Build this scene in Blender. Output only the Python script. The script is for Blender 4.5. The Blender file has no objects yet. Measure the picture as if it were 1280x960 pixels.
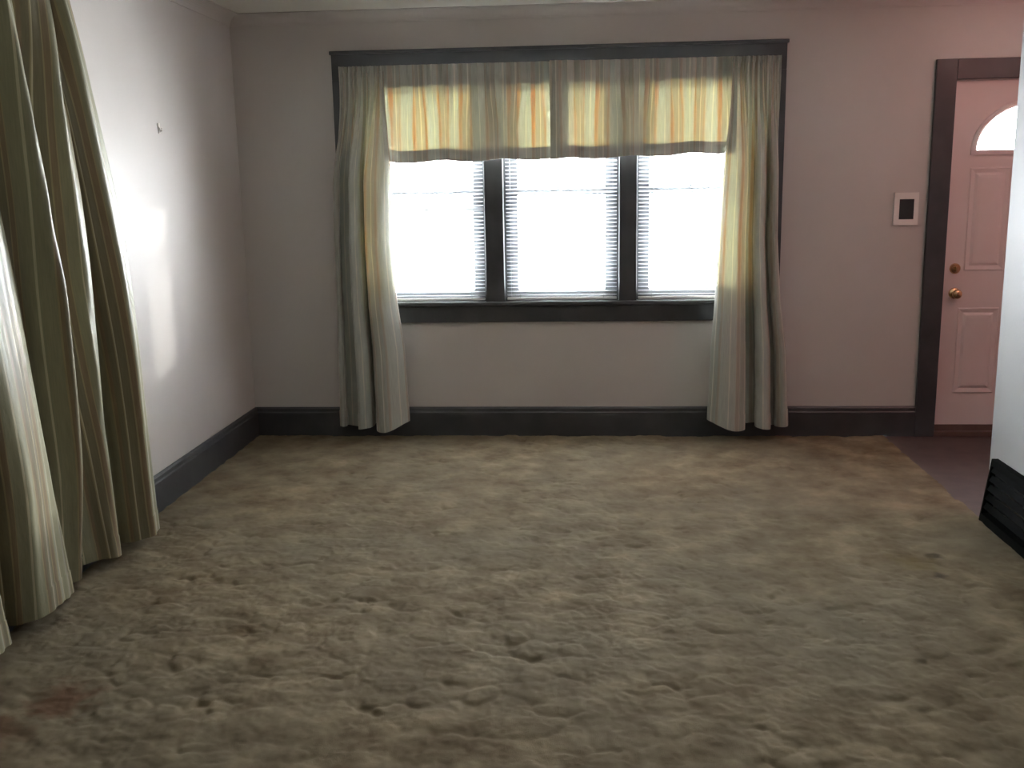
import bpy, bmesh, math, random
import numpy as np
from mathutils import Matrix, Vector

random.seed(7)
rng = np.random.RandomState(11)
S = bpy.context.scene
COL = S.collection

# ------------------------------------------------------------------ camera
PITCH, YAW, ROLL = 0.195825, 0.075161, -0.017734
CAM = Vector((2.0799, -6.0779, 1.5306))
fw = Vector((-math.sin(YAW) * math.cos(PITCH), math.cos(YAW) * math.cos(PITCH), -math.sin(PITCH)))
r0 = Vector((math.cos(YAW), math.sin(YAW), 0))
u0 = r0.cross(fw)
rt = r0 * math.cos(ROLL) + u0 * math.sin(ROLL)
up = u0 * math.cos(ROLL) - r0 * math.sin(ROLL)
cam_data = bpy.data.cameras.new('camera')
cam = bpy.data.objects.new('camera', cam_data)
COL.objects.link(cam)
M = Matrix((rt, up, -fw)).transposed().to_4x4()
M.translation = CAM
cam.matrix_world = M
cam_data.sensor_fit = 'HORIZONTAL'
cam_data.sensor_width = 36.0
cam_data.lens = 1262.9 / 1280 * 36.0
cam_data.clip_start = 0.05
S.camera = cam

# ------------------------------------------------------------------ daylight and exposure
world = bpy.data.worlds.new('overcast_sky')
S.world = world
world.use_nodes = True
bg = world.node_tree.nodes['Background']
bg.inputs['Color'].default_value = (0.93, 0.96, 1.0, 1)
bg.inputs['Strength'].default_value = 20.0
# low hazy sun in front of the house, to the right: rakes through the blinds on to the left wall and curtain
sun_data = bpy.data.lights.new('low_sun', 'SUN')
sun_data.energy = 0.85
sun_data.angle = math.radians(2.0)
sun_data.color = (1.0, 0.98, 0.92)
sun = bpy.data.objects.new('low_sun', sun_data)
sun.rotation_euler = Vector((-0.68, -0.73, -0.14)).to_track_quat('-Z', 'Y').to_euler()
COL.objects.link(sun)
# sampling portals in the wall openings: they emit nothing, they only tell Cycles where the sky comes in
def sky_portal(name, x0, x1, z0, z1, y):
    d = bpy.data.lights.new(name, 'AREA')
    d.shape = 'RECTANGLE'
    d.size, d.size_y = x1 - x0, z1 - z0
    d.cycles.is_portal = True
    o = bpy.data.objects.new(name, d)
    o.location = ((x0 + x1) / 2, y, (z0 + z1) / 2)
    o.rotation_euler = (-math.pi / 2, 0, 0)
    COL.objects.link(o)
sky_portal('window_portal', 0.795, 3.06, 0.83, 2.15, 0.165)
sky_portal('fan_light_portal', 4.30, 4.94, 1.67, 1.93, 0.165)
S.view_settings.view_transform = 'Standard'
S.view_settings.look = 'None'
S.view_settings.gamma = 1.0
S.view_settings.exposure = 2.1
S.view_settings.use_curve_mapping = False
S.cycles.diffuse_bounces = 8
S.cycles.max_bounces = 16
S.cycles.transparent_max_bounces = 16

# ------------------------------------------------------------------ materials
def mat(name):
    m = bpy.data.materials.new(name)
    m.use_nodes = True
    nt = m.node_tree
    return m, nt, nt.nodes['Principled BSDF']

def node(nt, kind, **kw):
    n = nt.nodes.new(kind)
    for k, v in kw.items():
        if k in n.inputs:
            n.inputs[k].default_value = v
        else:
            setattr(n, k, v)
    return n

def noise_mat(name, c1, c2, scale=8.0, rough=0.5, bump=0.0, bscale=60.0, stretch=(1, 1, 1), spec=0.5, metallic=0.0, detail=4.0):
    m, nt, p = mat(name)
    tc = node(nt, 'ShaderNodeTexCoord')
    mp = node(nt, 'ShaderNodeMapping')
    mp.inputs['Scale'].default_value = stretch
    nt.links.new(tc.outputs['Object'], mp.inputs['Vector'])
    n1 = node(nt, 'ShaderNodeTexNoise', Scale=scale, Detail=detail)
    nt.links.new(mp.outputs[0], n1.inputs['Vector'])
    cr = node(nt, 'ShaderNodeValToRGB')
    cr.color_ramp.elements[0].position = 0.3
    cr.color_ramp.elements[1].position = 0.7
    cr.color_ramp.elements[0].color = (*c1, 1)
    cr.color_ramp.elements[1].color = (*c2, 1)
    nt.links.new(n1.outputs['Fac'], cr.inputs[0])
    nt.links.new(cr.outputs[0], p.inputs['Base Color'])
    p.inputs['Roughness'].default_value = rough
    p.inputs['Metallic'].default_value = metallic
    p.inputs['Specular IOR Level'].default_value = spec
    if bump:
        n2 = node(nt, 'ShaderNodeTexNoise', Scale=bscale, Detail=3.0)
        nt.links.new(mp.outputs[0], n2.inputs['Vector'])
        b = node(nt, 'ShaderNodeBump', Strength=bump, Distance=0.002)
        nt.links.new(n2.outputs['Fac'], b.inputs['Height'])
        nt.links.new(b.outputs[0], p.inputs['Normal'])
    return m

WALL = noise_mat('mauve_wall_paint', (0.50, 0.462, 0.435), (0.53, 0.490, 0.463), 2.0, 0.47, 0.25, 90, spec=0.45)
FOYER_WALL = noise_mat('rose_bounce_colour', (0.56, 0.36, 0.34), (0.60, 0.39, 0.37), 2.0, 0.5, 0.2, 90)  # invented rose colour: the unseen foyer wall bounces pink light
PALE_WALL = noise_mat('pale_wall_paint', (0.46, 0.47, 0.48), (0.49, 0.50, 0.51), 2.0, 0.45, 0.25, 90)
CEIL = noise_mat('ceiling_paint', (0.66, 0.64, 0.58), (0.70, 0.68, 0.62), 3.0, 0.7, 0.2, 120)
REAR_DARK = noise_mat('bounce_cutting_brown', (0.07, 0.045, 0.03), (0.10, 0.065, 0.042), 5.0, 0.5, 0.2, 40, (6, 6, 0.6))  # invented dark finish: the unseen rear wall returns less bounced light
WOOD = noise_mat('dark_stained_wood', (0.038, 0.040, 0.044), (0.060, 0.060, 0.063), 6.0, 0.42, 0.2, 40, (1, 1, 1))
VINYL = noise_mat('darkened_white_sash', (0.125, 0.13, 0.135), (0.145, 0.15, 0.155), 4.0, 0.5, spec=0.2)  # white sashes, darkened in the base colour to offset overexposure at the window
DOORW = noise_mat('painted_door', (0.62, 0.52, 0.50), (0.65, 0.55, 0.53), 3.0, 0.4, 0.1, 60)  # white door with the pink flare tint mixed into its base colour
BRASS = noise_mat('worn_brass', (0.55, 0.36, 0.20), (0.70, 0.48, 0.28), 30.0, 0.25, metallic=1.0)
PLATE = noise_mat('off_white_plastic', (0.70, 0.66, 0.62), (0.74, 0.70, 0.66), 10.0, 0.4)
BLACK = noise_mat('black_plastic', (0.012, 0.013, 0.014), (0.018, 0.02, 0.02), 10.0, 0.4)
METAL = noise_mat('dark_enamel_metal', (0.002, 0.003, 0.0027), (0.0035, 0.005, 0.0045), 14.0, 0.7, spec=0.06)
FOYER_FLOOR = noise_mat('foyer_brown_floor', (0.055, 0.034, 0.032), (0.085, 0.054, 0.050), 9.0, 0.6, 0.5, 200)
GROUND = noise_mat('pale_pavement', (0.76, 0.76, 0.74), (0.82, 0.82, 0.80), 1.0, 0.9)
OAK = noise_mat('brown_threshold_wood', (0.09, 0.055, 0.045), (0.13, 0.08, 0.065), 8.0, 0.5)

def slat_mat():
    m, nt, p = mat('white_blind_slat')
    p.inputs['Base Color'].default_value = (0.62, 0.64, 0.65, 1)
    p.inputs['Roughness'].default_value = 0.4
    tr = node(nt, 'ShaderNodeBsdfTranslucent')
    tr.inputs['Color'].default_value = (0.80, 0.82, 0.80, 1)
    mx = node(nt, 'ShaderNodeMixShader')
    mx.inputs[0].default_value = 0.0
    nt.links.new(p.outputs[0], mx.inputs[1])
    nt.links.new(tr.outputs[0], mx.inputs[2])
    nt.links.new(mx.outputs[0], nt.nodes['Material Output'].inputs['Surface'])
    return m
SLAT = slat_mat()

def glass_mat():
    m, nt, p = mat('window_glass')
    nt.nodes.remove(p)
    t = node(nt, 'ShaderNodeBsdfTransparent')
    t.inputs['Color'].default_value = (0.96, 0.97, 0.97, 1)
    g = node(nt, 'ShaderNodeBsdfGlossy', Roughness=0.02)
    f = node(nt, 'ShaderNodeFresnel', IOR=1.45)
    mx = node(nt, 'ShaderNodeMixShader')
    # reflect at the entry face only (a ray leaves the thin pane at the angle it came in)
    geo = node(nt, 'ShaderNodeNewGeometry')
    inv = node(nt, 'ShaderNodeMath', operation='SUBTRACT')
    inv.inputs[0].default_value = 1.0
    nt.links.new(geo.outputs['Backfacing'], inv.inputs[1])
    mul = node(nt, 'ShaderNodeMath', operation='MULTIPLY')
    nt.links.new(f.outputs[0], mul.inputs[0])
    nt.links.new(inv.outputs[0], mul.inputs[1])
    nt.links.new(mul.outputs[0], mx.inputs[0])
    nt.links.new(t.outputs[0], mx.inputs[1])
    nt.links.new(g.outputs[0], mx.inputs[2])
    nt.links.new(mx.outputs[0], nt.nodes['Material Output'].inputs['Surface'])
    return m
GLASS = glass_mat()
RODW = noise_mat('white_enamel', (0.7, 0.7, 0.68), (0.74, 0.74, 0.72), 4.0, 0.4)

def fabric_mat(name, dyes, trans=0.016, weave=0.006, spec=0.45, rough=0.45):
    """woven striped cloth; stripes run along V and repeat every PERIOD metres of U.
    Reflected and transmitted light get their own dye colours; a little light passes straight through the weave."""
    PERIOD = 0.20
    m, nt, p = mat(name)
    uv = node(nt, 'ShaderNodeUVMap')
    sep = node(nt, 'ShaderNodeSeparateXYZ')
    nt.links.new(uv.outputs[0], sep.inputs[0])
    dv = node(nt, 'ShaderNodeMath', operation='DIVIDE')
    dv.inputs[1].default_value = PERIOD
    nt.links.new(sep.outputs['X'], dv.inputs[0])
    fr = node(nt, 'ShaderNodeMath', operation='FRACT')
    nt.links.new(dv.outputs[0], fr.inputs[0])
    seq = [(0, 's'), (0.23, 'c'), (0.265, 's'), (0.44, 'g'), (0.46, 'r'), (0.55, 'g'), (0.575, 'o'), (0.74, 'c'), (0.765, 'g'), (0.785, 'o'), (0.89, 'r'), (0.945, 'g'), (0.97, 's')]
    def ramp(cols):
        cr = node(nt, 'ShaderNodeValToRGB')
        R = cr.color_ramp
        R.interpolation = 'CONSTANT'
        for i, (pos, k) in enumerate(seq):
            e = R.elements[i] if i < 2 else R.elements.new(pos)
            e.position = pos
            e.color = (*cols[k], 1)
        nt.links.new(fr.outputs[0], cr.inputs[0])
        return cr
    refl = ramp(dyes)
    thru = ramp({'s': (0.64, 0.64, 0.34), 'c': (1.0, 0.82, 0.24), 'g': (0.82, 0.46, 0.09), 'r': (0.74, 0.27, 0.05), 'o': (0.58, 0.50, 0.22)})
    # thread-level slub: fine streaks along the stripe
    mp = node(nt, 'ShaderNodeMapping')
    mp.inputs['Scale'].default_value = (260, 10, 1)
    nt.links.new(uv.outputs[0], mp.inputs['Vector'])
    ns = node(nt, 'ShaderNodeTexNoise', Scale=1.0, Detail=2.0)
    nt.links.new(mp.outputs[0], ns.inputs['Vector'])
    mr = node(nt, 'ShaderNodeMapRange')
    mr.inputs['To Min'].default_value = 0.75
    mr.inputs['To Max'].default_value = 1.25
    nt.links.new(ns.outputs['Fac'], mr.inputs['Value'])
    vm = node(nt, 'ShaderNodeVectorMath', operation='SCALE')
    nt.links.new(refl.outputs[0], vm.inputs[0])
    nt.links.new(mr.outputs[0], vm.inputs['Scale'])
    p.inputs['Roughness'].default_value = rough
    p.inputs['Specular IOR Level'].default_value = spec
    p.inputs['Sheen Weight'].default_value = 0.12
    p.inputs['Sheen Roughness'].default_value = 0.4
    nt.links.new(vm.outputs[0], p.inputs['Base Color'])
    # crease relief
    mp2 = node(nt, 'ShaderNodeMapping')
    mp2.inputs['Scale'].default_value = (14, 5, 1)
    nt.links.new(uv.outputs[0], mp2.inputs['Vector'])
    n2 = node(nt, 'ShaderNodeTexNoise', Scale=1.0, Detail=5.0)
    nt.links.new(mp2.outputs[0], n2.inputs['Vector'])
    b = node(nt, 'ShaderNodeBump', Strength=0.5, Distance=0.012)
    nt.links.new(n2.outputs['Fac'], b.inputs['Height'])
    nt.links.new(b.outputs[0], p.inputs['Normal'])
    tr = node(nt, 'ShaderNodeBsdfTranslucent')
    nt.links.new(thru.outputs[0], tr.inputs['Color'])
    mx = node(nt, 'ShaderNodeMixShader')
    mx.inputs[0].default_value = trans
    nt.links.new(p.outputs[0], mx.inputs[1])
    nt.links.new(tr.outputs[0], mx.inputs[2])
    tp = node(nt, 'ShaderNodeBsdfTransparent')
    nt.links.new(thru.outputs[0], tp.inputs['Color'])
    mx2 = node(nt, 'ShaderNodeMixShader')
    mx2.inputs[0].default_value = weave
    nt.links.new(mx.outputs[0], mx2.inputs[1])
    nt.links.new(tp.outputs[0], mx2.inputs[2])
    nt.links.new(mx2.outputs[0], nt.nodes['Material Output'].inputs['Surface'])
    return m
FABRIC = fabric_mat('grey_sage_striped_fabric', {'s': (0.41, 0.42, 0.38), 'c': (0.54, 0.52, 0.45), 'g': (0.42, 0.39, 0.32), 'r': (0.36, 0.32, 0.27), 'o': (0.34, 0.34, 0.30)})
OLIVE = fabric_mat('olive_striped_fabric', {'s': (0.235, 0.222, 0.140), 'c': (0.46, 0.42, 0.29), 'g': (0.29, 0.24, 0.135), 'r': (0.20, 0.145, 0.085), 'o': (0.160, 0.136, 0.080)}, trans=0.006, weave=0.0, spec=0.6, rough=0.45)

def carpet_mat():
    m, nt, p = mat('sculpted_carpet_pile')
    tc = node(nt, 'ShaderNodeTexCoord')
    mott = node(nt, 'ShaderNodeTexNoise', Scale=5.5, Detail=5.0, Roughness=0.6)
    nt.links.new(tc.outputs['Object'], mott.inputs['Vector'])
    cr = node(nt, 'ShaderNodeValToRGB')
    els = cr.color_ramp.elements
    els[0].position = 0.28
    els[0].color = (0.105, 0.074, 0.042, 1)
    els[1].position = 0.72
    els[1].color = (0.29, 0.230, 0.150, 1)
    e = els.new(0.5)
    e.color = (0.185, 0.142, 0.089, 1)
    nt.links.new(mott.outputs['Fac'], cr.inputs[0])
    # broad greyish-green soiling in patches
    soil = node(nt, 'ShaderNodeTexNoise', Scale=1.3, Detail=3.0)
    nt.links.new(tc.outputs['Object'], soil.inputs['Vector'])
    smr = node(nt, 'ShaderNodeMapRange')
    smr.inputs['From Min'].default_value = 0.35
    smr.inputs['From Max'].default_value = 0.7
    smr.inputs['To Max'].default_value = 0.55
    nt.links.new(soil.outputs['Fac'], smr.inputs['Value'])
    mx = node(nt, 'ShaderNodeMix', data_type='RGBA')
    nt.links.new(smr.outputs[0], mx.inputs['Factor'])
    nt.links.new(cr.outputs[0], mx.inputs['A'])
    mx.inputs['B'].default_value = (0.160, 0.140, 0.100, 1)
    last = mx.outputs['Result']
    # stains (centre x, centre y, radius, colour)
    for sx, sy, rad, c, k in ((0.465, -3.34, 0.13, (0.12, 0.055, 0.03), 0.7), (0.36, -3.52, 0.12, (0.16, 0.08, 0.045), 0.5),
                              (3.50, -2.03, 0.045, (0.05, 0.04, 0.025), 0.8), (3.40, -2.10, 0.10, (0.17, 0.13, 0.06), 0.6),
                              (3.45, -2.25, 0.035, (0.05, 0.04, 0.03), 0.8)):
        sub = node(nt, 'ShaderNodeVectorMath', operation='SUBTRACT')
        sub.inputs[1].default_value = (sx, sy, 0)
        nt.links.new(tc.outputs['Object'], sub.inputs[0])
        ln = node(nt, 'ShaderNodeVectorMath', operation='LENGTH')
        nt.links.new(sub.outputs[0], ln.inputs[0])
        wob = node(nt, 'ShaderNodeTexNoise', Scale=14.0, Detail=3.0)
        nt.links.new(tc.outputs['Object'], wob.inputs['Vector'])
        ad = node(nt, 'ShaderNodeMath', operation='MULTIPLY_ADD')
        ad.inputs[1].default_value = rad * 2.2
        nt.links.new(wob.outputs['Fac'], ad.inputs[0])
        nt.links.new(ln.outputs['Value'], ad.inputs[2])
        rm = node(nt, 'ShaderNodeMapRange')
        rm.inputs['From Min'].default_value = rad * 1.4
        rm.inputs['From Max'].default_value = rad * 2.2
        rm.inputs['To Min'].default_value = k
        rm.inputs['To Max'].default_value = 0
        nt.links.new(ad.outputs[0], rm.inputs['Value'])
        m2 = node(nt, 'ShaderNodeMix', data_type='RGBA')
        nt.links.new(rm.outputs[0], m2.inputs['Factor'])
        nt.links.new(last, m2.inputs['A'])
        m2.inputs['B'].default_value = (*c, 1)
        last = m2.outputs['Result']
    nt.links.new(last, p.inputs['Base Color'])
    p.inputs['Roughness'].default_value = 0.95
    p.inputs['Specular IOR Level'].default_value = 0.1
    pile = node(nt, 'ShaderNodeTexNoise', Scale=420.0, Detail=2.0)
    nt.links.new(tc.outputs['Object'], pile.inputs['Vector'])
    b = node(nt, 'ShaderNodeBump', Strength=0.5, Distance=0.003)
    nt.links.new(pile.outputs['Fac'], b.inputs['Height'])
    nt.links.new(b.outputs[0], p.inputs['Normal'])
    return m
CARPET = carpet_mat()

# ------------------------------------------------------------------ mesh helpers
def add_box(bm, x0, x1, y0, y1, z0, z1, bevel=0.0):
    vs = [bm.verts.new((x, y, z)) for x in (x0, x1) for y in (y0, y1) for z in (z0, z1)]
    fs = [(0, 1, 3, 2), (4, 6, 7, 5), (0, 4, 5, 1), (2, 3, 7, 6), (0, 2, 6, 4), (1, 5, 7, 3)]
    faces = [bm.faces.new([vs[i] for i in f]) for f in fs]
    if bevel:
        es = {e for f in faces for e in f.edges}
        bmesh.ops.bevel(bm, geom=list(es), offset=bevel, segments=2, profile=0.5, affect='EDGES')

def box_bm(*args, **kw):
    bm = bmesh.new()
    add_box(bm, *args, **kw)
    return bm

def add_prism(bm, pts, axis, a, b):
    """extrude a closed 2D outline along axis ('x','y','z') from a to b"""
    def P(p, t):
        return {'x': (t, p[0], p[1]), 'y': (p[0], t, p[1]), 'z': (p[0], p[1], t)}[axis]
    A = [bm.verts.new(P(p, a)) for p in pts]
    B = [bm.verts.new(P(p, b)) for p in pts]
    bm.faces.new(A[::-1])
    bm.faces.new(B)
    n = len(pts)
    for i in range(n):
        bm.faces.new((A[i], A[(i + 1) % n], B[(i + 1) % n], B[i]))

def add_lathe(bm, profile, centre, axis='y', seg=24):
    """profile: (radius, distance along -axis) pairs; spun about an axis through centre"""
    rings = []
    for r, t in profile:
        ring = []
        for k in range(seg):
            a = 2 * math.pi * k / seg
            c, s = r * math.cos(a), r * math.sin(a)
            off = (c, -t, s) if axis == 'y' else (t, c, s) if axis == 'x' else (c, s, t)
            ring.append(bm.verts.new((centre[0] + off[0], centre[1] + off[1], centre[2] + off[2])))
        rings.append(ring)
    for a, b in zip(rings, rings[1:]):
        for k in range(seg):
            bm.faces.new((a[k], a[(k + 1) % seg], b[(k + 1) % seg], b[k]))
    bm.faces.new(rings[0][::-1])
    bm.faces.new(rings[-1])

def obj(name, bm, m, parent=None, smooth=False):
    bmesh.ops.recalc_face_normals(bm, faces=bm.faces[:])
    me = bpy.data.meshes.new(name)
    bm.to_mesh(me)
    bm.free()
    me.materials.append(m)
    if smooth:
        for p in me.polygons:
            p.use_smooth = True
    o = bpy.data.objects.new(name, me)
    COL.objects.link(o)
    if parent:
        o.parent = parent
        o.matrix_parent_inverse = parent.matrix_world.inverted()
    return o

def tag(o, label, cat=None, group=None, kind=None):
    o['label'] = label
    if cat:
        o['category'] = cat
    if group:
        o['group'] = group
    if kind:
        o['kind'] = kind
    return o

def struct(name, bm, m, label, parent=None, smooth=False):
    o = obj(name, bm, m, parent, smooth)
    return tag(o, label, kind='structure')

def empty(name, loc):
    o = bpy.data.objects.new(name, None)
    o.location = loc
    o.empty_display_size = 0.1
    COL.objects.link(o)
    bpy.context.view_layer.update()
    return o

# ------------------------------------------------------------------ room shell
XR = 3.91          # face of the right-hand partition
XF = 5.55          # far side wall of the foyer
YB = -10.5          # wall behind the camera
ZC = 2.52
YP = -1.49         # end of the partition
WT = 0.16          # wall thickness of the street wall

# window hole and door hole in the back wall
WX0, WX1, WZ0, WZ1 = 0.795, 3.06, 0.83, 2.15
DX0, DX1, DZ1 = 4.145, 5.095, 2.075

bm = bmesh.new()
add_box(bm, -0.15, WX0, 0, WT, -0.1, ZC + 0.1)
add_box(bm, WX0, WX1, 0, WT, -0.1, WZ0)
add_box(bm, WX0, WX1, 0, WT, WZ1, ZC + 0.1)
add_box(bm, WX1, DX0, 0, WT, -0.1, ZC + 0.1)
add_box(bm, DX0, DX1, 0, WT, DZ1, ZC + 0.1)
add_box(bm, DX0, DX1, 0, WT, -0.1, 0.0)
add_box(bm, DX1, XF + 0.15, 0, WT, -0.1, ZC + 0.1)
struct('wall_back', bm, WALL, 'mauve painted wall with triple window and front door')
struct('wall_left', box_bm(-0.15, 0, YB, 0, -0.1, ZC + 0.1), WALL, 'plain mauve wall on the left beside the long curtain')
struct('wall_right', box_bm(XR, XR + 0.13, YB, YP, -0.1, ZC + 0.1, ), PALE_WALL, 'pale partition wall end at the right edge above the air register')
struct('wall_front', box_bm(-0.15, XF + 0.15, YB - 0.15, YB, -0.1, ZC + 0.1), REAR_DARK, 'unseen wall behind the viewer, coloured dark to cut bounced light')
struct('wall_foyer', box_bm(XF, XF + 0.15, YB, 0, -0.1, ZC + 0.1), FOYER_WALL, 'unseen side wall of the entry foyer, coloured rose for pink bounce')
struct('ceiling', box_bm(-0.15, XF + 0.15, YB - 0.15, WT, ZC, ZC + 0.1), CEIL, 'pale cream flat ceiling above the living room')
struct('floor_foyer', box_bm(3.855, XF, YB, 0, -0.1, -0.004), FOYER_FLOOR, 'dark reddish brown foyer floor in front of the door')

# ------------------------------------------------------------------ carpet with sculpted pile
def value_noise(x, y, seed):
    rs = np.random.RandomState(seed)
    T = rs.rand(256, 256)
    xi, yi = np.floor(x).astype(int), np.floor(y).astype(int)
    fx, fy = x - xi, y - yi
    fx, fy = fx * fx * (3 - 2 * fx), fy * fy * (3 - 2 * fy)
    g = lambda a, b: T[a % 256, b % 256]
    return (g(xi, yi) * (1 - fx) + g(xi + 1, yi) * fx) * (1 - fy) + (g(xi, yi + 1) * (1 - fx) + g(xi + 1, yi + 1) * fx) * fy

def fbm(x, y, sx, sy, seed, octaves=3, gain=0.5):
    v, a, t = 0, 1.0, 0
    for k in range(octaves):
        c, s_ = math.cos(0.6 * k + seed), math.sin(0.6 * k + seed)
        u, w = x / sx * 2 ** k, y / sy * 2 ** k
        v = v + a * value_noise(u * c - w * s_ + 31.7 * k, u * s_ + w * c + 17.3 * k, seed * 10 + k)
        t += a
        a *= gain
    return v / t

def ramp01(v, a, b):
    t = np.clip((v - a) / (b - a), 0, 1)
    return t * t * (3 - 2 * t)

def pile_height(x, y):
    """carved pile: rounded scalloped lobes of uneven size and height that overlap one another, plus fine tufting"""
    wx = x + 0.030 * (value_noise(x * 16, y * 16, 1) - .5) + 0.020 * (value_noise(x * 38, y * 38, 2) - .5)
    wy = y + 0.030 * (value_noise(x * 16, y * 16, 3) - .5) + 0.020 * (value_noise(x * 38, y * 38, 4) - .5)
    c = 0.062
    gx, gy = wx / c * 0.85, wy / c
    ix, iy = np.floor(gx).astype(int), np.floor(gy).astype(int)
    rs = np.random.RandomState(5)
    JX, JY, JR, JZ = (rs.rand(256, 256) for _ in range(4))
    h = np.full(x.shape, -1.0)
    for a in (-2, -1, 0, 1, 2):
        for b in (-2, -1, 0, 1, 2):
            jx, jy = (ix + a) % 256, (iy + b) % 256
            d2 = (gx - ix - a - JX[jx, jy]) ** 2 + (gy - iy - b - JY[jx, jy]) ** 2
            r = 0.55 + 1.0 * JR[jx, jy] ** 1.5
            h = np.maximum(h, 0.0075 * JZ[jx, jy] + 0.0070 * (1 - (d2 / (r * r)) ** 2.0))
    h = np.maximum(h, -0.002)
    h = h + 0.0022 * ramp01(fbm(x, y, .055, .055, 3), .46, .55) + 0.005 * (fbm(x, y, .05, .05, 4, 3) - .5)
    h = h + 0.0022 * (value_noise(x * 130, y * 130, 9) - .5)
    return np.minimum(h - 0.013, 0.004)

def build_carpet():
    xs = np.linspace(0.0, 3.865, 484)
    ys = np.concatenate([np.linspace(0.0, -4.2, 526), np.linspace(-4.24, YB, 150)])
    X, Y = np.meshgrid(xs, ys)
    Z = pile_height(X, Y)
    nx, ny = len(xs), len(ys)
    co = np.stack([X, Y, Z], -1).reshape(-1, 3)
    i = np.arange(nx * ny).reshape(ny, nx)
    q = np.stack([i[:-1, :-1], i[1:, :-1], i[1:, 1:], i[:-1, 1:]], -1).reshape(-1, 4)
    me = bpy.data.meshes.new('floor')
    me.vertices.add(len(co)); me.vertices.foreach_set('co', co.ravel())
    me.loops.add(q.size); me.loops.foreach_set('vertex_index', q.ravel())
    me.polygons.add(len(q)); me.polygons.foreach_set('loop_start', np.arange(0, q.size, 4)); me.polygons.foreach_set('loop_total', np.full(len(q), 4))
    me.polygons.foreach_set('use_smooth', np.ones(len(q), bool))
    me.update(); me.validate()
    me.materials.append(CARPET)
    o = bpy.data.objects.new('floor', me)
    COL.objects.link(o)
    return tag(o, 'worn beige brown sculpted carpet covering the living room floor', kind='structure')
carpet = build_carpet()

# ------------------------------------------------------------------ baseboards, crown, casings
def board_profile(h, t=0.02):
    return [(0, 0.0), (t, 0.0), (t, h - 0.035), (t - 0.004, h - 0.028), (t - 0.004, h - 0.010), (t - 0.012, h), (0, h)]
HB = 0.18
bm = bmesh.new()
add_prism(bm, [(-a, z - 0.02) for a, z in board_profile(HB + 0.02)], 'x', 0.0, 4.043)
struct('baseboard_back', bm, WOOD, 'tall dark wood baseboard under the window wall')
bm = bmesh.new()
add_prism(bm, [(a, z - 0.02) for a, z in board_profile(HB + 0.02)], 'y', YB, -0.0)
struct('baseboard_left', bm, WOOD, 'tall dark wood baseboard along the left wall')
bm = bmesh.new()
add_prism(bm, [(XR - a, z - 0.02) for a, z in board_profile(HB + 0.02)], 'y', YB, -2.46)
struct('baseboard_right', bm, WOOD, 'dark wood baseboard continuing past the air register')

def cove(n=8, w=0.08, h=0.06):
    pts = [(0, ZC + 0.01), (0, ZC - h)]
    for k in range(n + 1):
        a = math.pi / 2 * k / n
        pts.append((w - (w - 0.006) * math.cos(a), ZC - h + (h - 0.004) * math.sin(a)))
    pts.append((w, ZC + 0.01))
    return pts
bm = bmesh.new()
add_prism(bm, [(-a, z) for a, z in cove()], 'x', 0.0, XF)
struct('trim_1', bm, WALL, 'painted cove crown moulding above the window wall')
bm = bmesh.new()
add_prism(bm, cove(), 'y', YB, 0.0)
struct('trim_2', bm, WALL, 'painted cove crown moulding along the left wall')

# window casing: head board with children
CT = 0.028
head = struct('trim_3', box_bm(0.60, 3.215, -CT, 0, WZ1 - 0.01, 2.298, bevel=0.003), WOOD, 'dark wood casing around the triple window')
obj('cap_moulding', box_bm(0.592, 3.223, -CT - 0.012, 0, 2.282, 2.302, bevel=0.003), WOOD, head)
obj('side_casing', box_bm(0.60, WX0 + 0.008, -CT, 0, 0.80, WZ1 - 0.01, bevel=0.003), WOOD, head)
obj('side_casing', box_bm(WX1 - 0.008, 3.215, -CT, 0, 0.80, WZ1 - 0.01, bevel=0.003), WOOD, head)
MUL = ((1.478, 1.590), (2.274, 2.378))
for a, b in MUL:
    obj('mullion', box_bm(a, b, -CT, WT - 0.02, WZ0, WZ1 - 0.01, bevel=0.003), WOOD, head)
obj('stool', box_bm(WX0 + 0.01, WX1 - 0.01, -0.045, 0.03, 0.808, 0.834, bevel=0.006), WOOD, head)
obj('apron', box_bm(0.60, 3.215, -0.024, 0, 0.709, 0.808, bevel=0.003), WOOD, head)

# door casing
dc = struct('trim_4', box_bm(4.043, DX0 + 0.012, -0.026, 0, -0.005, 2.172, bevel=0.003), WOOD, 'dark wood casing around the front door')
obj('head_casing', box_bm(DX0 + 0.012, 5.20, -0.026, 0, 2.062, 2.172, bevel=0.003), WOOD, dc)
obj('side_casing', box_bm(DX1 - 0.012, 5.20, -0.026, 0, -0.005, 2.062, bevel=0.003), WOOD, dc)
obj('door_jamb', box_bm(DX0, DX0 + 0.018, 0.0, WT, 0, DZ1), DOORW, dc)
obj('door_jamb', box_bm(DX1 - 0.018, DX1, 0.0, WT, 0, DZ1), DOORW, dc)
obj('door_jamb', box_bm(DX0 + 0.018, DX1 - 0.018, 0.0, WT, DZ1 - 0.018, DZ1), DOORW, dc)
struct('trim_5', box_bm(DX0, DX1, -0.02, WT, -0.005, 0.026, bevel=0.005), OAK, 'worn brown wooden threshold under the front door')

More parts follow.
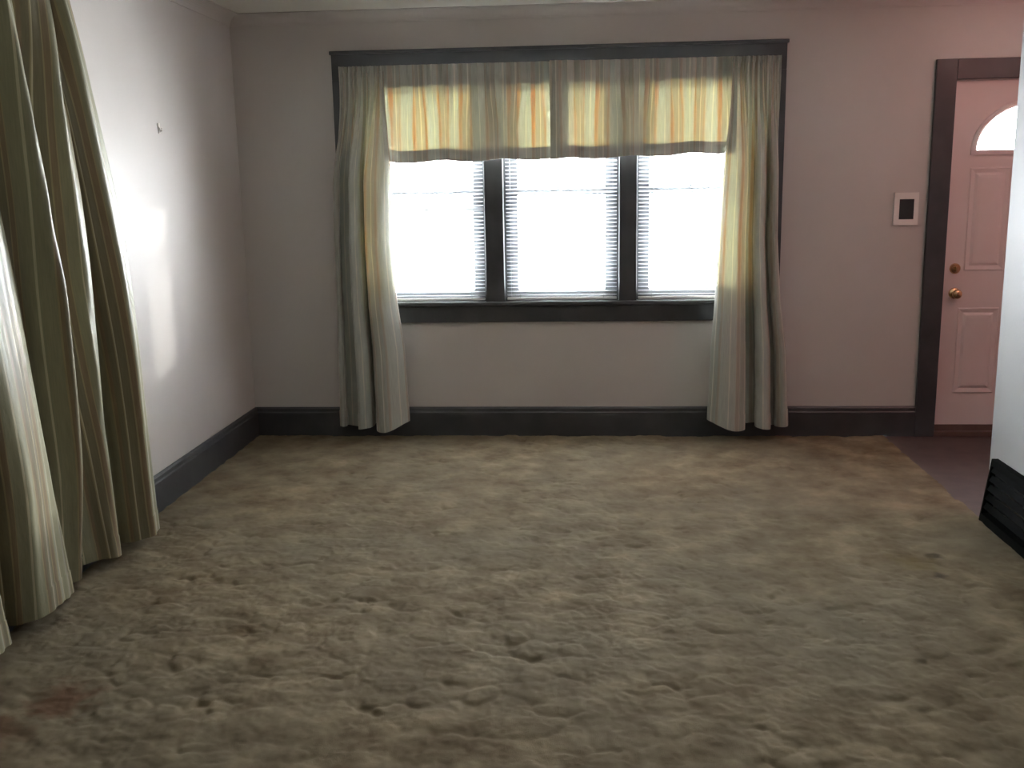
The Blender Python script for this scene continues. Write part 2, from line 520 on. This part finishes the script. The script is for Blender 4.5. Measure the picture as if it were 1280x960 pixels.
# ------------------------------------------------------------------ windows: white double-hung sashes
WINS = ((WX0, MUL[0][0]), (MUL[0][1], MUL[1][0]), (MUL[1][1], WX1))
ZM = 1.478
def frame_bm(x0, x1, y0, y1, z0, z1, st, top, bot):
    bm = bmesh.new()
    add_box(bm, x0, x0 + st, y0, y1, z0, z1)
    add_box(bm, x1 - st, x1, y0, y1, z0, z1)
    add_box(bm, x0 + st, x1 - st, y0, y1, z1 - top, z1)
    add_box(bm, x0 + st, x1 - st, y0, y1, z0, z0 + bot)
    return bm
for k, (a, b) in enumerate(WINS):
    where = ('left', 'middle', 'right')[k]
    w = struct('window_%d' % (k + 1), frame_bm(a, b, 0.055, 0.15, WZ0, WZ1, 0.035, 0.04, 0.025), VINYL, 'white double hung window, %s of the three' % where)
    up_ = obj('upper_sash', frame_bm(a + 0.035, b - 0.035, 0.108, 0.135, ZM - 0.018, WZ1 - 0.04, 0.045, 0.04, 0.036), VINYL, w)
    obj('pane', box_bm(a + 0.08, b - 0.08, 0.120, 0.124, ZM + 0.018, WZ1 - 0.08), GLASS, up_)
    lo_ = obj('lower_sash', frame_bm(a + 0.035, b - 0.035, 0.072, 0.102, WZ0 + 0.025, ZM + 0.018, 0.045, 0.034, 0.04), VINYL, w)
    obj('pane', box_bm(a + 0.08, b - 0.08, 0.085, 0.089, WZ0 + 0.065, ZM - 0.016), GLASS, lo_)
    obj('sash_lock', box_bm((a + b) / 2 - 0.025, (a + b) / 2 + 0.025, 0.075, 0.10, ZM + 0.018, ZM + 0.032, bevel=0.004), VINYL, lo_)

# ------------------------------------------------------------------ horizontal blinds
def slat_mesh(length, crown=0.0025, depth=0.025):
    bm = bmesh.new()
    n = 4
    rows = []
    for s in (0, length):
        rows.append([bm.verts.new((s, -depth / 2 + depth * i / n, crown * (1 - (2 * i / n - 1) ** 2))) for i in range(n + 1)])
    for i in range(n):
        bm.faces.new((rows[0][i], rows[1][i], rows[1][i + 1], rows[0][i + 1]))
    me = bpy.data.meshes.new('slat')
    bm.to_mesh(me); bm.free()
    me.materials.append(SLAT)
    for p in me.polygons:
        p.use_smooth = True
    return me
PITCH_S = 0.0225
for k, (a, b) in enumerate(WINS):
    where = ('left', 'middle', 'right')[k]
    extra = (' with one drooping slat', '', '')[k]
    x0, x1, yb = a + 0.012, b - 0.012, 0.028
    t = empty('window_blind', ((a + b) / 2, yb, WZ0))
    tag(t, 'white horizontal mini blind in the %s window%s' % (where, extra), 'blind', 'blinds in the triple window')
    obj('headrail', box_bm(x0, x1, yb - 0.014, yb + 0.014, WZ1 - 0.038, WZ1 - 0.010, bevel=0.002), RODW, t)
    obj('bottom_rail', box_bm(x0, x1, yb - 0.012, yb + 0.012, WZ0 + 0.008, WZ0 + 0.022, bevel=0.003), RODW, t)
    me = slat_mesh(x1 - x0)
    nsl = int((WZ1 - 0.045 - (WZ0 + 0.035)) / PITCH_S) + 1
    for i in range(nsl):
        z = WZ0 + 0.036 + i * PITCH_S
        s = bpy.data.objects.new('slat', me)
        COL.objects.link(s)
        s.parent = t
        s.location = (x0 - t.location.x, random.uniform(-.0007, .0007), z - WZ0)
        rx = -0.24 + random.uniform(-0.035, 0.035)
        if k == 0 and abs(z - 1.386) < PITCH_S / 2:
            rx = -1.05
        s.rotation_euler = (rx, random.uniform(-.0012, .0012), 0)
    for fx in (0.12, 0.88):
        xc = x0 + (x1 - x0) * fx
        bm = bmesh.new()
        for yy in (-0.013, 0.013):
            add_box(bm, xc - 0.0008, xc + 0.0008, yb + yy - 0.0008, yb + yy + 0.0008, WZ0 + 0.02, WZ1 - 0.03)
        obj('ladder_cord', bm, VINYL, t)

# ------------------------------------------------------------------ cloth
def catmull(P, n):
    """resample a control polyline (k,2) to n points evenly along a Catmull-Rom curve; also returns arc length"""
    P = np.asarray(P, float)
    Q = np.vstack([2 * P[0] - P[1], P, 2 * P[-1] - P[-2]])
    out = []
    for i in range(1, len(Q) - 2):
        for t in np.linspace(0, 1, 12, endpoint=False):
            a, b, c, d = Q[i - 1], Q[i], Q[i + 1], Q[i + 2]
            out.append(0.5 * (2 * b + (c - a) * t + (2 * a - 5 * b + 4 * c - d) * t * t + (3 * b - a - 3 * c + d) * t ** 3))
    out.append(P[-1])
    out = np.array(out)
    s = np.concatenate([[0], np.cumsum(np.hypot(*np.diff(out, axis=0).T))])
    u = np.linspace(0, s[-1], n)
    return np.stack([np.interp(u, s, out[:, 0]), np.interp(u, s, out[:, 1])], -1), s[-1]

def cloth_obj(name, X, Y, Z, U, V, parent=None, m=None):
    """X..V are (rows, cols) grids"""
    ny, nx = X.shape
    co = np.stack([X, Y, Z], -1).reshape(-1, 3)
    i = np.arange(nx * ny).reshape(ny, nx)
    q = np.stack([i[:-1, :-1], i[:-1, 1:], i[1:, 1:], i[1:, :-1]], -1).reshape(-1, 4)
    me = bpy.data.meshes.new(name)
    me.from_pydata(co.tolist(), [], q.tolist())
    uvl = me.uv_layers.new(name='UVMap')
    uv = np.stack([U, V], -1).reshape(-1, 2)[q.ravel()]
    uvl.data.foreach_set('uv', uv.ravel())
    me.polygons.foreach_set('use_smooth', np.ones(len(q), bool))
    me.materials.append(m or FABRIC)
    me.update()
    o = bpy.data.objects.new(name, me)
    COL.objects.link(o)
    if parent:
        o.parent = parent
        o.matrix_parent_inverse = parent.matrix_world.inverted()
    return o

def smooth01(t):
    t = np.clip(t, 0, 1)
    return t * t * (3 - 2 * t)

def offset_strip(X, Y, d):
    """push a cloth grid d metres to the room side of itself (along its horizontal normal)"""
    dx, dy = np.gradient(X, axis=1), np.gradient(Y, axis=1)
    L = np.hypot(dx, dy) + 1e-9
    return X + d * dy / L, Y - d * dx / L

# --- tall panels of the back window
def back_panel(label, name, path, z_edges, left_edge, right_edge, top_x, bottom_fn, seed, u0):
    n = 260
    bot, length = catmull(path, n)
    bx0, bx1 = bot[:, 0].min(), bot[:, 0].max()
    tb = (bot[:, 0] - bx0) / (bx1 - bx0)
    fabric_len = max(length, 0.75)
    s = np.linspace(0, 1, n)
    rs = np.random.RandomState(seed)
    nz = 110
    top_z, pocket = 2.205, 2.165
    rows = np.linspace(0, 1, nz)
    X = np.zeros((nz, n)); Y = X.copy(); Z = X.copy()
    # gathered header: many little pleats along a straight rod
    npl = 10
    ph = rs.uniform(-.5, .5)
    warp = s + 0.012 * np.sin(2 * np.pi * 3 * s + ph)
    gx = top_x[0] + (top_x[1] - top_x[0]) * s + 0.006 * np.sin(2 * np.pi * npl * warp * 2)
    gy = -0.112 - 0.014 * np.sin(2 * np.pi * npl * warp) - 0.006 * np.sin(2 * np.pi * 3 * warp + 1)
    for r, t in enumerate(rows):
        zb = bottom_fn(s)
        z = top_z + (zb - top_z) * t
        zm = z.mean()
        le = np.interp(zm, z_edges, left_edge); re = np.interp(zm, z_edges, right_edge)
        x_f = le + (re - le) * tb
        amp = np.interp(zm, [0.1, 1.2, 2.2], [1.5, 1.3, 0.6])
        y_f = -0.105 + (-bot[:, 1] + 0.105) * amp
        y_f = np.minimum(y_f, -0.052)
        k = smooth01((2.14 - zm) / 0.62)
        flare = 0.010 if t < 0.012 else 0.0                 # little ruffle above the rod pocket
        wig = 0.006 * np.sin(zm * 5 + s * 9 + seed)
        X[r] = gx * (1 - k) + x_f * k
        Y[r] = gy * (1 - k) + (y_f + wig * k) * k - flare * np.sin(2 * np.pi * npl * warp * 2)
        Z[r] = z
    U = np.tile(u0 + s * fabric_len, (nz, 1))
    o = cloth_obj(name, X, Y, Z, U, Z)
    hx, hy = offset_strip(X[-6:], Y[-6:], 0.0025)
    cloth_obj('hem', hx, hy, Z[-6:], U[-6:], Z[-6:], o)
    px, py = offset_strip(X[:4], Y[:4], 0.0025)
    cloth_obj('rod_pocket', px, py, Z[:4], U[:4], Z[:4], o)
    return tag(o, label, 'curtain', 'tall striped panels of the back window')

ZE = [0.1, 0.55, 0.83, 1.2, 1.68, 1.9, 2.2]
back_panel('tall grey green striped curtain panel hanging left of the triple window', 'window_curtain',
           [(.585, .05), (.57, .10), (.578, .125), (.602, .135), (.612, .115), (.605, .08), (.605, .058), (.65, .045), (.692, .058), (.690, .08), (.685, .12), (.70, .148), (.73, .155), (.765, .15), (.780, .12), (.775, .07), (.790, .055), (.803, .07), (.800, .12), (.82, .16), (.87, .18), (.93, .17), (.975, .145), (.998, .125), (1.0, .115)],
           ZE, [.568, .575, .578, .583, .60, .615, .66], [1.0, .985, .953, .937, .945, .94, .925],
           (.665, .925), lambda s: 0.078 + 0.03 * smooth01((s - .8) / .2) + 0.012 * np.sin(s * 14), 3, 0.03)
back_panel('tall grey green striped curtain panel hanging right of the triple window', 'window_curtain',
           [(2.80, .115), (2.802, .125), (2.82, .142), (2.86, .16), (2.92, .168), (2.98, .162), (3.015, .135), (3.010, .08), (3.015, .055), (3.048, .045), (3.085, .055), (3.088, .08), (3.080, .13), (3.11, .158), (3.15, .155), (3.170, .12), (3.165, .07), (3.182, .05), (3.205, .07), (3.200, .11), (3.225, .142), (3.255, .14), (3.272, .11), (3.27, .06)],
           ZE, [2.80, 2.812, 2.828, 2.837, 2.862, 2.875, 2.895], [3.275, 3.25, 3.21, 3.18, 3.172, 3.168, 3.165],
           (2.895, 3.165), lambda s: 0.082 + 0.035 * smooth01((.2 - s) / .2) + 0.010 * np.sin(s * 13 + 2), 8, 0.12)

# --- two valances on the same rod
def valance(label, x0, x1, seed, u0, front0, front1, tilt0, tilt1):
    n, nz = 320, 56
    s = np.linspace(0, 1, n)
    rs = np.random.RandomState(seed)
    top_z = 2.21
    L = (x1 - x0) * 1.45
    npl = 17
    warp = s + 0.010 * np.sin(2 * np.pi * 2.3 * s + seed) + 0.006 * np.sin(2 * np.pi * 5.1 * s)
    front = front0 + (front1 - front0) * smooth01(s / 0.25)
    ends = smooth01(s / 0.08) * smooth01((1 - s) / 0.08)
    gy = -0.080 - front + 0.009 * np.sin(2 * np.pi * npl * warp)
    big = np.zeros(n)
    for _ in range(5):
        c, wdt, hgt = rs.uniform(0.05, 0.95), rs.uniform(0.03, 0.07), rs.uniform(-.035, .035)
        big += hgt * np.exp(-((s - c) / wdt) ** 2)
    big *= ends
    big += 0.012 * np.sin(2 * np.pi * 5.5 * warp + seed)
    X = np.zeros((nz, n)); Y = X.copy(); Z = X.copy()
    for r, t in enumerate(np.linspace(0, 1, nz)):
        zb = 1.662 + tilt0 + (tilt1 - tilt0) * s + 0.006 * np.sin(2 * np.pi * 3 * s + seed)
        z = top_z + (zb - top_z) * t
        k = smooth01((t - 0.20) / 0.5)
        X[r] = x0 + (x1 - x0) * s + 0.006 * np.sin(2 * np.pi * npl * warp * 2) * (1 - k) + 0.012 * k * np.sin(2 * np.pi * 3.3 * s + seed)
        Y[r] = gy * (1 - k) + (-0.082 - front - big - 0.008 * t) * k
        Z[r] = z
    U = np.tile(u0 + s * L, (nz, 1))
    o = cloth_obj('valance', X, Y, Z, U, Z)
    hx, hy = offset_strip(X[-8:], Y[-8:], 0.0025)
    cloth_obj('hem', hx, hy, Z[-8:], U[-8:], Z[-8:], o)
    PK = 13
    px, py = offset_strip(X[:PK], Y[:PK], 0.0025)
    cloth_obj('rod_pocket', px, py, Z[:PK] + 0.006 * (np.arange(PK)[:, None] == PK - 1) * np.sin(2 * np.pi * 6.5 * s + seed), U[:PK], Z[:PK], o)
    return tag(o, label, 'valance', 'valances over the back window')
valance('short gold striped valance over left half of the window, tucked under its neighbour', 0.895, 1.985, 2, 0.02, 0.0, 0.0, 0.0, 0.008)
valance('short gold striped valance over right half of the window, overlapping its neighbour', 1.880, 2.925, 6, 0.11, 0.040, 0.0, 0.0, 0.022)

# curtain rod with returns to the wall
rod = empty('curtain_rod', (1.9, 0, 2.185))
tag(rod, 'flat white curtain rod inside the gathered curtain headings', 'curtain rod')
obj('rod_bar', box_bm(0.66, 3.17, -0.062, -0.057, 2.177, 2.195), RODW, rod)
for xx in (0.66, 3.165):
    obj('rod_return', box_bm(xx, xx + 0.005, -0.057, -CT, 2.177, 2.195), RODW, rod)

# --- long near curtain on the left wall
def left_curtain():
    ctrl = [(.06, -1.93), (.11, -1.885), (.165, -1.895), (.185, -1.95), (.195, -2.01), (.12, -2.06), (.05, -2.06),
            (.05, -2.13), (.09, -2.165), (.135, -2.215), (.155, -2.275), (.105, -2.31), (.055, -2.38),
            (.085, -2.43), (.10, -2.48), (.065, -2.535), (.065, -2.55),
            (.115, -2.575), (.14, -2.65), (.17, -2.80), (.165, -2.86), (.11, -2.91), (.045, -2.92), (.045, -2.99),
            (.12, -3.01), (.14, -3.06), (.165, -3.18), (.07, -3.24), (.07, -3.32), (.13, -3.36), (.15, -3.5), (.07, -3.56)]
    C0 = np.array(ctrl)
    grp = np.array([0] * 7 + [1] * 6 + [2] * 4 + [3] * (len(ctrl) - 17))
    zs = [0.04, 0.5, 0.85, 1.2, 1.5, 1.8, 2.05, 2.25, 2.36]
    sh = {0: [0, -.015, -.045, -.09, -.135, -.20, -.27, -.34, -.36],
          1: [0, -.01, -.01, -.015, -.03, -.06, -.09, -.13, -.15],
          2: [0, -.01, -.04, -.08, -.14, -.18, -.20, -.24, -.26],
          3: [0, -.05, -.11, -.17, -.20, -.235, -.26, -.29, -.31]}
    levels, length = [], None
    n = 420
    for k, z in enumerate(zs):
        C = C0.copy()
        for g in range(4):
            C[grp == g, 1] += sh[g][k]
        # the middle fold stands out more higher up; the whole set flattens towards the rod
        C[13:15, 0] += np.interp(z, [0.1, 0.6, 1.2], [0, 0.055, 0.085])
        f = np.interp(z, [0, 0.3, 1.2, 2.0, 2.36], [1, 1.05, 1.15, 0.95, 0.65])
        C[:, 0] = 0.11 + (C[:, 0] - 0.11) * f
        P, L = catmull(C, n)
        if length is None:
            length = L
        levels.append(P)
    levels = np.array(levels)
    nz = 130
    s = np.linspace(0, 1, n)
    X = np.zeros((nz, n)); Y = X.copy(); Z = X.copy()
    for r, t in enumerate(np.linspace(0, 1, nz)):
        z = 2.36 + (0.045 - 2.36) * t
        # smooth interpolation between levels
        for c in range(2):
            tgt = X if c == 0 else Y
            k = np.clip(np.searchsorted(zs, z) - 1, 0, len(zs) - 2)
            f = np.clip((z - zs[k]) / (zs[k + 1] - zs[k]), 0, 1)
            tgt[r] = levels[k][:, c] * (1 - f) + levels[k + 1][:, c] * f
        gather = smooth01((z - 1.75) / 0.5)
        X[r] += 0.014 * gather * np.sin(2 * np.pi * 24 * s) + 0.004 * np.sin(z * 5 + s * 30) + 0.007 * np.sin(2 * np.pi * 15 * s + 1.5 * np.sin(z * 1.3)) * smooth01((z - 0.5) / 1.2) + 0.003 * np.sin(2 * np.pi * 31 * s + z)
        Z[r] = z + 0.012 * np.sin(s * 25) * t
    for _ in range(24):
        X[1:-1] = (X[:-2] + 2 * X[1:-1] + X[2:]) / 4
        Y[1:-1] = (Y[:-2] + 2 * Y[1:-1] + Y[2:]) / 4
    X = np.maximum(X, 0.031)
    U = np.tile(0.05 + s * length, (nz, 1))
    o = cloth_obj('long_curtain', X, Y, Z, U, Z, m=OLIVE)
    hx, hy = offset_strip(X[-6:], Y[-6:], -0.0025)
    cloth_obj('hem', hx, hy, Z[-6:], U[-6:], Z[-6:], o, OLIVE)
    return tag(o, 'long olive striped curtain in deep folds on the left wall, nearest the viewer', 'curtain')
left_curtain()
rod2 = empty('curtain_rod', (0.1, -3.0, 2.33))
tag(rod2, 'flat white curtain rod carrying the long curtain on the left wall', 'curtain rod')
obj('rod_bar', box_bm(0.020, 0.025, -4.2, -2.2, 2.32, 2.34), RODW, rod2)
for yy in (-4.2, -2.205):
    obj('rod_return', box_bm(0.0, 0.020, yy, yy + 0.005, 2.32, 2.34), RODW, rod2)

# ------------------------------------------------------------------ front door
def front_door():
    x0, x1, z0, z1, y0, y1 = DX0 + 0.0185, DX1 - 0.0185, 0.027, DZ1 - 0.0185, 0.02, 0.064
    cx, cz, ra, rb = 4.62, 1.672, 0.318, 0.252
    bm = bmesh.new()
    add_box(bm, x0, x1, y0, y1, z0, cz)
    # upper part round the fan light: strips between the half ellipse and the slab outline
    n = 32
    inner, outer = [], []
    for k in range(n + 1):
        a = math.pi * k / n
        c, s_ = math.cos(a), math.sin(a)
        inner.append((cx + ra * c, cz + rb * s_))
        tx = ((x1 - cx) / c) if c > 1e-6 else ((x0 - cx) / c) if c < -1e-6 else 1e9
        tz = (z1 - cz) / s_ if s_ > 1e-6 else 1e9
        t = min(tx, tz)
        outer.append((cx + t * c, cz + t * s_))
    pairs = list(zip(inner, outer))
    corner_r = math.atan2(z1 - cz, x1 - cx)
    for (i0, o0), (i1, o1) in zip(pairs, pairs[1:]):
        pts = [i0, o0, o1, i1]
        for cxx in (x1, x0):
            on0 = abs(o0[0] - cxx) < 1e-6
            on1 = abs(o1[0] - cxx) < 1e-6
            if on0 != on1 and abs((o1 if on0 else o0)[1] - z1) < 1e-6:
                pts = [i0, o0, (cxx, z1), o1, i1]
        add_prism(bm, pts, 'y', y0, y1)
    bmesh.ops.remove_doubles(bm, verts=bm.verts[:], dist=1e-5)
    d = struct('door_1', bm, DOORW, 'white panelled front door with half round fan light, ajar behind the partition')
    d['label'] = 'white panelled front door tinted pink for flare, with a half round fan light'
    # fan light moulding and glass
    bm = bmesh.new()
    prof = [(0.0, 0.0), (0.0, 0.012), (0.012, 0.016), (0.026, 0.008), (0.03, 0.0)]
    ringsv = []
    for k in range(n + 1):
        a = math.pi * k / n
        c, s_ = math.cos(a), math.sin(a)
        ringsv.append([bm.verts.new((cx + (ra + e) * c, y0 - h, cz + (rb + e) * s_)) for e, h in prof])
    for A, B in zip(ringsv, ringsv[1:]):
        for i in range(len(prof) - 1):
            bm.faces.new((A[i], A[i + 1], B[i + 1], B[i]))
    add_box(bm, cx - ra - 0.03, cx + ra + 0.03, y0 - 0.012, y0 + 0.001, cz - 0.026, cz)
    obj('fan_light_moulding', bm, DOORW, d)
    bm = bmesh.new()
    add_prism(bm, inner, 'y', 0.040, 0.044)
    obj('fan_light_pane', bm, GLASS, d)
    # embossed panels: sunk groove shown as a raised frame and a raised field
    for (a, b, c, e) in ((4.262, 4.497, 0.255, 0.768), (4.743, 4.978, 0.255, 0.768), (4.278, 4.505, 0.985, 1.575), (4.735, 4.962, 0.985, 1.575)):
        bm = bmesh.new()
        W = 0.022
        prof = [(0, 0.0), (0.006, 0.006), (0.014, 0.004), (0.03, -0.0), (0.045, 0.0075), (0.06, 0.009)]
        loops = []
        for off, h in prof:
            loops.append([bm.verts.new(p) for p in ((a + off, y0 - h - 0.0005, c + off), (b - off, y0 - h - 0.0005, c + off), (b - off, y0 - h - 0.0005, e - off), (a + off, y0 - h - 0.0005, e - off))])
        for A, B in zip(loops, loops[1:]):
            for i in range(4):
                bm.faces.new((A[i], A[(i + 1) % 4], B[(i + 1) % 4], B[i]))
        bm.faces.new(loops[-1])
        obj('door_panel', bm, DOORW, d)
    bm = bmesh.new()
    add_lathe(bm, [(0.033, 0), (0.033, 0.004), (0.027, 0.008), (0.012, 0.012), (0.011, 0.03), (0.020, 0.038), (0.027, 0.048), (0.027, 0.058), (0.020, 0.066), (0.008, 0.069)], (4.235, y0, 0.853))
    tag(obj('door_knob', bm, BRASS, d, True), 'round brass door knob')
    bm = bmesh.new()
    add_lathe(bm, [(0.031, 0), (0.031, 0.006), (0.026, 0.012), (0.013, 0.013), (0.012, 0.018)], (4.230, y0, 0.998))
    add_box(bm, 4.226, 4.234, y0 - 0.032, y0 - 0.017, 0.984, 1.012, bevel=0.002)
    tag(obj('deadbolt', bm, BRASS, d), 'brass deadbolt thumb turn above the knob')
    obj('door_sweep', box_bm(x0, x1, y0 - 0.008, y0 + 0.03, 0.0255, 0.062, bevel=0.002), OAK, d)
front_door()

# ------------------------------------------------------------------ wall plate, hook
p = empty('wall_plate', (3.923, 0, 1.347))
tag(p, 'off white rectangular wall plate with black centre beside the front door', 'wall plate')
bm = bmesh.new()
X0, X1, Z0, Z1 = 3.855, 3.992, 1.255, 1.44
x0, x1, z0, z1 = 3.884, 3.967, 1.288, 1.403
add_box(bm, X0, x0, -0.012, 0, Z0, Z1); add_box(bm, x1, X1, -0.012, 0, Z0, Z1)
add_box(bm, x0, x1, -0.012, 0, Z0, z0); add_box(bm, x0, x1, -0.012, 0, z1, Z1)
obj('plate_frame', bm, PLATE, p)
tag(obj('plate_centre', box_bm(x0, x1, -0.009, 0, z0, z1), BLACK, p), 'recessed black centre')

hk = empty('wall_hook', (0, -1.136, 1.826))
tag(hk, 'small white adhesive hook high on the bare left wall', 'hook')
obj('hook_base', box_bm(0, 0.005, -1.146, -1.126, 1.800, 1.850, bevel=0.002), PLATE, hk)
bm = bmesh.new()
add_prism(bm, [(0.005, 1.822), (0.013, 1.808), (0.020, 1.812), (0.020, 1.826), (0.016, 1.826), (0.016, 1.816), (0.012, 1.816), (0.008, 1.826), (0.005, 1.832)], 'y', -1.140, -1.132)
obj('hook_prong', bm, PLATE, hk)

# ------------------------------------------------------------------ baseboard air register on the right wall
RY0, RY1, RH = -2.45, -1.565, 0.285
reg = empty('air_register', (XR, (RY0 + RY1) / 2, 0))
tag(reg, 'dark metal baseboard air register with horizontal louvers on the right wall', 'air register')
XB, XT = XR - 0.060, XR - 0.022           # front face: foot and top
def face_x(z): return XB + (XT - XB) * z / RH
for yy in (RY1 - 0.012, RY0):
    bm = bmesh.new()
    add_prism(bm, [(XR, 0.0), (XB, 0.0), (XT, RH), (XR, RH)], 'y', yy, yy + 0.012)
    obj('end_cap', bm, METAL, reg)
bm = bmesh.new()
add_prism(bm, [(XR, RH - 0.03), (face_x(RH - 0.03) - 0.002, RH - 0.03), (XT - 0.002, RH), (XR, RH + 0.004)], 'y', RY0 + 0.012, RY1 - 0.012)
obj('top_rail', bm, METAL, reg)
bm = bmesh.new()
add_prism(bm, [(XR, 0.0), (XB - 0.002, 0.0), (face_x(0.035) - 0.002, 0.035), (XR, 0.035)], 'y', RY0 + 0.012, RY1 - 0.012)
obj('bottom_rail', bm, METAL, reg)
obj('back_plate', box_bm(XR - 0.006, XR, RY0 + 0.012, RY1 - 0.012, 0.035, RH - 0.03), BLACK, reg)
lz = [0.075, 0.117, 0.159, 0.201, 0.243]
for z in lz:
    bm = bmesh.new()
    fx = face_x(z)
    add_prism(bm, [(fx, z - 0.014), (fx + 0.004, z - 0.017), (fx + 0.020, z + 0.008), (fx + 0.016, z + 0.011)], 'y', RY0 + 0.012, RY1 - 0.012)
    obj('louver', bm, METAL, reg)

# ------------------------------------------------------------------ added unseen foyer lamp for the pink cast round the door
lamp = empty('added_pink_lamp', (4.75, -1.5, ZC))
tag(lamp, 'added unseen lamp giving pink fill light in the entry foyer', 'ceiling lamp')
bm = bmesh.new()
add_lathe(bm, [(0.09, 0), (0.09, -0.02), (0.07, -0.03)], (4.75, -1.5, ZC), axis='z')
obj('added_lamp_base', bm, BRASS, lamp)
bm = bmesh.new()
add_lathe(bm, [(0.11, -0.03), (0.125, -0.06), (0.115, -0.10), (0.07, -0.13), (0.01, -0.14)], (4.75, -1.5, ZC), axis='z')
m, nt, p_ = mat('pink_fill_glow')
p_.inputs['Base Color'].default_value = (0.8, 0.55, 0.5, 1)
p_.inputs['Emission Color'].default_value = (1.0, 0.43, 0.38, 1)
p_.inputs['Emission Strength'].default_value = 8.5
obj('added_lamp_shade', bm, m, lamp, True)
